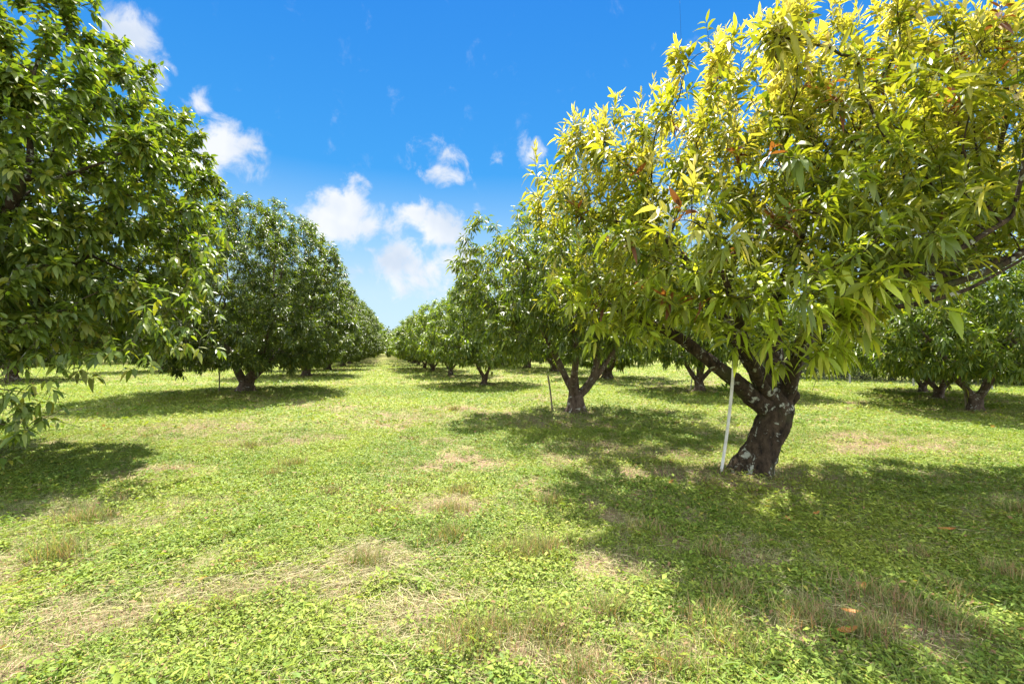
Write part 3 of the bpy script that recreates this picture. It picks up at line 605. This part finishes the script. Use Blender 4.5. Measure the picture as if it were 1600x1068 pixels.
mg, n = newmat('ground_cover'); K = n.nodes; o = K.new('ShaderNodeOutputMaterial'); p = K.new('ShaderNodeBsdfPrincipled'); p.inputs['Roughness'].default_value = .95; p.inputs['Specular IOR Level'].default_value = .1
at = K.new('ShaderNodeAttribute'); at.attribute_name = 'col'; sp = K.new('ShaderNodeSeparateColor'); n.links.new(at.outputs['Color'], sp.inputs[0])
t = K.new('ShaderNodeTexCoord')
def nz3(sc, det=6, ro=.65):
    q = K.new('ShaderNodeTexNoise'); q.inputs['Scale'].default_value = sc; q.inputs['Detail'].default_value = det; q.inputs['Roughness'].default_value = ro; n.links.new(t.outputs['Object'], q.inputs['Vector']); return q.outputs['Fac']
def ramp(fac, els):
    r = K.new('ShaderNodeValToRGB'); r.color_ramp.elements[0].position = els[0][0]; r.color_ramp.elements[0].color = (*els[0][1], 1); r.color_ramp.elements[1].position = els[-1][0]; r.color_ramp.elements[1].color = (*els[-1][1], 1)
    for (a, c) in els[1:-1]: e = r.color_ramp.elements.new(a); e.color = (*c, 1)
    n.links.new(fac, r.inputs[0]); return r.outputs[0]
gcol = ramp(nz3(9), [(.3, (.10, .125, .03)), (.5, (.23, .26, .06)), (.7, (.38, .37, .14))])
dcol = ramp(nz3(26, 8, .75), [(.32, (.07, .042, .025)), (.5, (.22, .145, .09)), (.68, (.38, .28, .18))])
m1 = K.new('ShaderNodeMix'); m1.data_type = 'RGBA'
ad = K.new('ShaderNodeMath'); ad.operation = 'ADD'; n.links.new(sp.outputs[0], ad.inputs[0]); mm = K.new('ShaderNodeMapRange'); mm.inputs[1].default_value = .35; mm.inputs[2].default_value = .7; mm.inputs[3].default_value = -.15; mm.inputs[4].default_value = .4
n.links.new(nz3(30, 4), mm.inputs[0]); n.links.new(mm.outputs[0], ad.inputs[1]); ad.use_clamp = True
n.links.new(ad.outputs[0], m1.inputs[0]); n.links.new(gcol, m1.inputs[6]); n.links.new(dcol, m1.inputs[7]); n.links.new(m1.outputs[2], p.inputs['Base Color'])
b = K.new('ShaderNodeBump'); b.inputs['Strength'].default_value = .7; b.inputs['Distance'].default_value = .04; n.links.new(nz3(40, 5), b.inputs['Height']); n.links.new(b.outputs[0], p.inputs['Normal']); n.links.new(p.outputs[0], o.inputs[0])
g = mesh_np('ground', np.stack([X, Y, Z], 1), F, mg, np.stack([dr, dr, dr], 1), smooth=True); tag(g, kind='structure')

# ------------------------------------------------------------------ grass and weeds: real leaves and blades
def scatter(n, d0, d1, k=1.28, rg=rng, power=1.0):
    u = rg.random(n); d = (d0 ** (2 * power) + u * (d1 ** (2 * power) - d0 ** (2 * power))) ** (1 / (2 * power))
    x = (rg.random(n) * 2 - 1) * (d * k + .6); return x, d
def weeds(bands, rg):
    VV, FF, CC = [], [], []; o = 0
    for (n, d0, d1, lr, hh) in bands:
        x, y = scatter(n, d0, d1, rg=rg); dr = dryness(x, y); dens = fbm(xy3(x, y), 3.2, 61, 2)
        k = rg.random(n) < np.clip(1.15 - dr * 1.25, .06, 1) * np.clip(.1 + dens * 1.6, 0, 1); x, y, dr = x[k], y[k], dr[k]; m = len(x)
        pl = fbm(xy3(x, y), 7, 77, 2)                       # clumps: height and hue vary together
        z = gz(x, y) + rg.random(m) ** .8 * hh * (.35 + 1.5 * pl); B = np.stack([x, y, z], 1)
        a = rg.random(m) * 6.283; ti = rg.uniform(-.25, .75, m); D = np.stack([np.cos(a) * np.cos(ti), np.sin(a) * np.cos(ti), np.sin(ti)], 1)
        S = unit(np.cross(D, np.array([0, 0, 1.0]) + rg.normal(size=(m, 3)) * .3)); Lg = rg.uniform(*lr, m) * (.75 + .6 * pl)
        lan = rg.random(m) < .08 + .5 * (fbm(xy3(x, y), 2.1, 15, 2) > .56); Lg = Lg * np.where(lan, 1.7, 1.0) * np.where(rg.random(m) < .12, 1.5, 1.0)
        hue = np.clip(fbm(xy3(x, y), .9, 91, 3) * 1.5 - .3 + rg.normal(size=m) * .22, 0, 1)[:, None]
        c = (np.array([.12, .20, .026]) * (1 - hue) + np.array([.30, .345, .05]) * hue) * rg.uniform(.75, 1.25, (m, 1))
        yl = rg.random(m) < .03; c[yl] = [.36, .32, .06]; bw = rg.random(m) < .015 + dr * .08; c[bw] = [.28, .17, .08]
        v, f, cc = leaves(B, D, S, Lg, Lg * np.where(lan, rg.uniform(.14, .24, m), rg.uniform(.4, .66, m)), rg.uniform(0, .5, m), rg.uniform(.03, .2, m), c, False); VV.append(v); FF.append(f + o); CC.append(cc); o += len(v)
    return np.concatenate(VV), np.concatenate(FF), np.concatenate(CC)
def blades(x, y, Lr, wd, lean, colf, rg, z0=None):
    m = len(x); z = gz(x, y) if z0 is None else z0; B = np.stack([x, y, z], 1); a = rg.random(m) * 6.283; ln = np.abs(rg.normal(size=m)) * lean
    D = unit(np.stack([np.cos(a) * ln, np.sin(a) * ln, np.ones(m)], 1)); S = unit(np.stack([-np.sin(a), np.cos(a), rg.normal(size=m) * .3], 1))
    Lg = rg.uniform(Lr[0], Lr[1], m)
    H = np.stack([np.cos(a), np.sin(a), np.zeros(m)], 1)
    wv = wd[:, None] if hasattr(wd, '__len__') else wd
    M1 = B + D * Lg[:, None] * .5; T = B + D * Lg[:, None] * .9 + H * (Lg * .25)[:, None]
    V = np.stack([B - S * wv * .5, B + S * wv * .5, M1 + S * wv * .42, M1 - S * wv * .42, T], 1).reshape(-1, 3)
    F = np.array([[0, 1, 2], [0, 2, 3], [3, 2, 4]]); F = (F[None] + (np.arange(m) * 5)[:, None, None]).reshape(-1, 3); c = colf(m)
    return V, F, np.repeat(c, 5, 0)
rg = np.random.default_rng(99)
v, f, c = weeds([(26000, 1.5, 5.5, (.024, .04), .08), (370000, 1.5, 4.2, (.012, .028), .045), (380000, 4.2, 9, (.018, .04), .05), (200000, 9, 20, (.04, .075), .055), (130000, 20, 48, (.07, .13), .07)], rg)
tag(mesh_np('ground_cover', v, f, M_GRASS, c), 'low leafy green weeds and clover covering the orchard floor', 'ground cover', None, 'stuff')
VV, FF, CC = [], [], []; o = 0
def addb(t):
    global o
    VV.append(t[0]); FF.append(t[1] + o); CC.append(t[2]); o += len(t[0])
def gcolf(m): h = rg.random((m, 1)); return (np.array([.11, .20, .035]) * (1 - h) + np.array([.33, .37, .12]) * h) * rg.uniform(.8, 1.2, (m, 1))
for (n_, d0, d1, Lr, wd) in ((110000, 1.5, 5, (.03, .09), .003), (120000, 5, 12, (.04, .10), .006), (80000, 12, 30, (.05, .12), .014), (60000, 30, 70, (.08, .18), .04)):
    x, y = scatter(n_, d0, d1, rg=rg); k = fbm(xy3(x, y), .8, 13, 3) + rg.normal(size=len(x)) * .05 > .42; x, y = x[k], y[k]; addb(blades(x, y, Lr, wd, .8, gcolf, rg))
tag(mesh_np('grass', np.concatenate(VV), np.concatenate(FF), M_GRASS, np.concatenate(CC)), 'short green grass blades among the weeds', 'grass', None, 'stuff')
# tufts
VV, FF, CC = [], [], []; o = 0
TU = [(1110, 970, .2), (1150, 930, .15), (1250, 965, .17), (1355, 930, .17), (1350, 990, .17), (1430, 960, .14), (1480, 925, .15), (1500, 980, .14), (730, 1010, .2), (760, 985, .16), (855, 985, .2), (850, 860, .2), (820, 870, .17), (910, 1050, .16),
      (700, 840, .18), (705, 800, .18), (720, 770, .16), (460, 730, .18), (430, 745, .15), (140, 815, .22), (95, 870, .28), (600, 800, .14), (570, 880, .16), (390, 700, .15), (710, 640, .2), (860, 790, .2), (1110, 870, .17), (780, 860, .15),
      (520, 770, .13), (1010, 830, .15), (640, 760, .13), (1560, 900, .17), (1580, 800, .17), (1050, 1040, .15), (360, 950, .13), (1150, 1010, .14), (950, 960, .16), (1420, 870, .13)]
def tcolf(m): h = rg.random((m, 1)); return np.where(h < .45, np.array([.15, .21, .045]), np.where(h < .75, np.array([.36, .31, .13]), np.array([.36, .20, .12]))) * rg.uniform(.75, 1.25, (m, 1))
for (px, py, h) in TU:
    bx, by = base(px, py); m = int(260 + 160 * rg.random()); r = .12 + .07 * rg.random(); x = bx + rg.normal(size=m) * r * .6; y = by + rg.normal(size=m) * r * .45; addb(blades(x, y, (h * .4, h * 1.05), .0024 + .0004 * by, .4, tcolf, rg))
n_ = 260; x, y = scatter(n_, 2, 22, rg=rg, power=.7)
for i in range(n_):
    m = 60; xx = x[i] + rg.normal(size=m) * .06; yy = y[i] + rg.normal(size=m) * .05; addb(blades(xx, yy, (.04, .11), .003 + .0006 * y[i], .45, tcolf, rg))
tag(mesh_np('grass_tufts', np.concatenate(VV), np.concatenate(FF), M_GRASS, np.concatenate(CC)), 'upright tufts of reddish dry grass scattered over the green floor', 'grass tufts', None, 'stuff')
# mown straw lying flat
VV, FF, CC = [], [], []; o = 0
def straw(x, y, Lr, wd, yaw=None, sd=.5):
    m = len(x); a = rg.random(m) * 6.283 if yaw is None else yaw + rg.normal(size=m) * sd; Lg = rg.uniform(*Lr, m) * rg.uniform(.4, 1, m); z = gz(x, y) + rg.uniform(.012, .055, m); D = np.stack([np.cos(a), np.sin(a), rg.normal(size=m) * .06], 1); D = unit(D)
    S = np.stack([-np.sin(a), np.cos(a), rg.normal(size=m) * .4], 1); B = np.stack([x, y, z], 1); C = B + D * Lg[:, None] * .5 + S * (rg.normal(size=m) * .06 * Lg)[:, None]; E = B + D * Lg[:, None]
    V = np.stack([B - S * wd / 2, B + S * wd / 2, C + S * wd / 2, C - S * wd / 2, E + S * wd * .2, E - S * wd * .2], 1).reshape(-1, 3); F = np.array([[0, 1, 2, 3], [3, 2, 4, 5]]); F = (F[None] + (np.arange(m) * 6)[:, None, None]).reshape(-1, 4)
    c = np.where(rg.random((m, 1)) < .5, np.array([.50, .43, .24]), np.array([.36, .31, .15])) * rg.uniform(.5, 1.25, (m, 1)) ; return V, F, np.repeat(c, 6, 0)
for (n_, d0, d1, Lr, wd) in ((70000, 1.6, 5, (.03, .15), .0022), (85000, 5, 12, (.05, .2), .0042), (45000, 12, 30, (.07, .25), .010), (30000, 30, 70, (.12, .4), .03)):
    x, y = scatter(n_, d0, d1, rg=rg); k = rg.random(len(x)) < .14 + dryness(x, y) * .86; addb(straw(x[k], y[k], Lr, wd))
for (px, py, r, yaw, m) in ((520, 885, .4, .6, 420), (500, 900, .3, .55, 200), (600, 895, .3, -.6, 200), (300, 915, .5, .25, 260), (640, 925, .35, -.9, 160), (100, 925, .6, .4, 200), (1420, 830, .6, .1, 160), (620, 975, .5, .2, 140), (250, 690, 1.1, .1, 300), (420, 660, 1.4, .0, 300), (180, 950, .4, .6, 120), (560, 1040, .4, 0, 100), (1180, 790, .3, .3, 120)):
    bx, by = base(px, py); addb(straw(bx + rg.normal(size=m) * r * .7, by + rg.normal(size=m) * r * .4, (.08, .42), .0016 + .0003 * by, yaw, .45))
tag(mesh_np('mown_straw', np.concatenate(VV), np.concatenate(FF), M_GRASS, np.concatenate(CC)), 'pale dry mown grass stalks lying flat on the ground', 'straw', None, 'stuff')

# fallen leaves
def fallen(px, py, L_, label, rz, group='fallen dead leaves'):
    bx, by = base(px, py); z = float(gz(np.array(bx), np.array(by))) + .04; L_ *= .85
    n = 7; t = np.linspace(0, 1, n); wv = np.sin(np.pi * np.clip(t, .02, .98)) ** .75 * L_ * .17; V = []
    for i in range(n):
        zc = .5 * L_ * (t[i] - .5) ** 2
        V += [(t[i] * L_ - L_ / 2, wv[i], zc + wv[i] * .35), (t[i] * L_ - L_ / 2, 0, zc), (t[i] * L_ - L_ / 2, -wv[i], zc + wv[i] * .4)]
    F = [[i * 3 + k, i * 3 + 3 + k, i * 3 + 4 + k, i * 3 + 1 + k] for i in range(n - 1) for k in (0, 1)]
    o = mesh_np('fallen_leaf', V, F, M_DEAD, smooth=True); o.location = (bx, by, z); o.rotation_euler = (R(12), R(-6), rz); return tag(o, label, 'leaf', group)
fallen(1318, 990, .15, 'large orange-brown dead leaf lying between two dry tufts at lower right', .1)
fallen(1473, 833, .17, 'reddish brown dead leaf in the shade at the right', -.3)
fallen(1345, 920, .11, 'small brown dead leaf beside the topmost dry tuft at lower right', .8)
fallen(1325, 962, .12, 'narrow rust-coloured dead leaf just above the large orange one', -.5)
fallen(1047, 757, .14, 'orange dead leaf in the shade left of the white pole', .9)
fallen(1272, 806, .12, 'small rust dead leaf in the shade just right of the big trunk', .4)
fallen(1228, 815, .12, 'curled brown dead leaf in the dappled light below the big trunk', 1.4)
fallen(318, 912, .09, 'tiny reddish dead leaf in the weeds at lower left', .4)
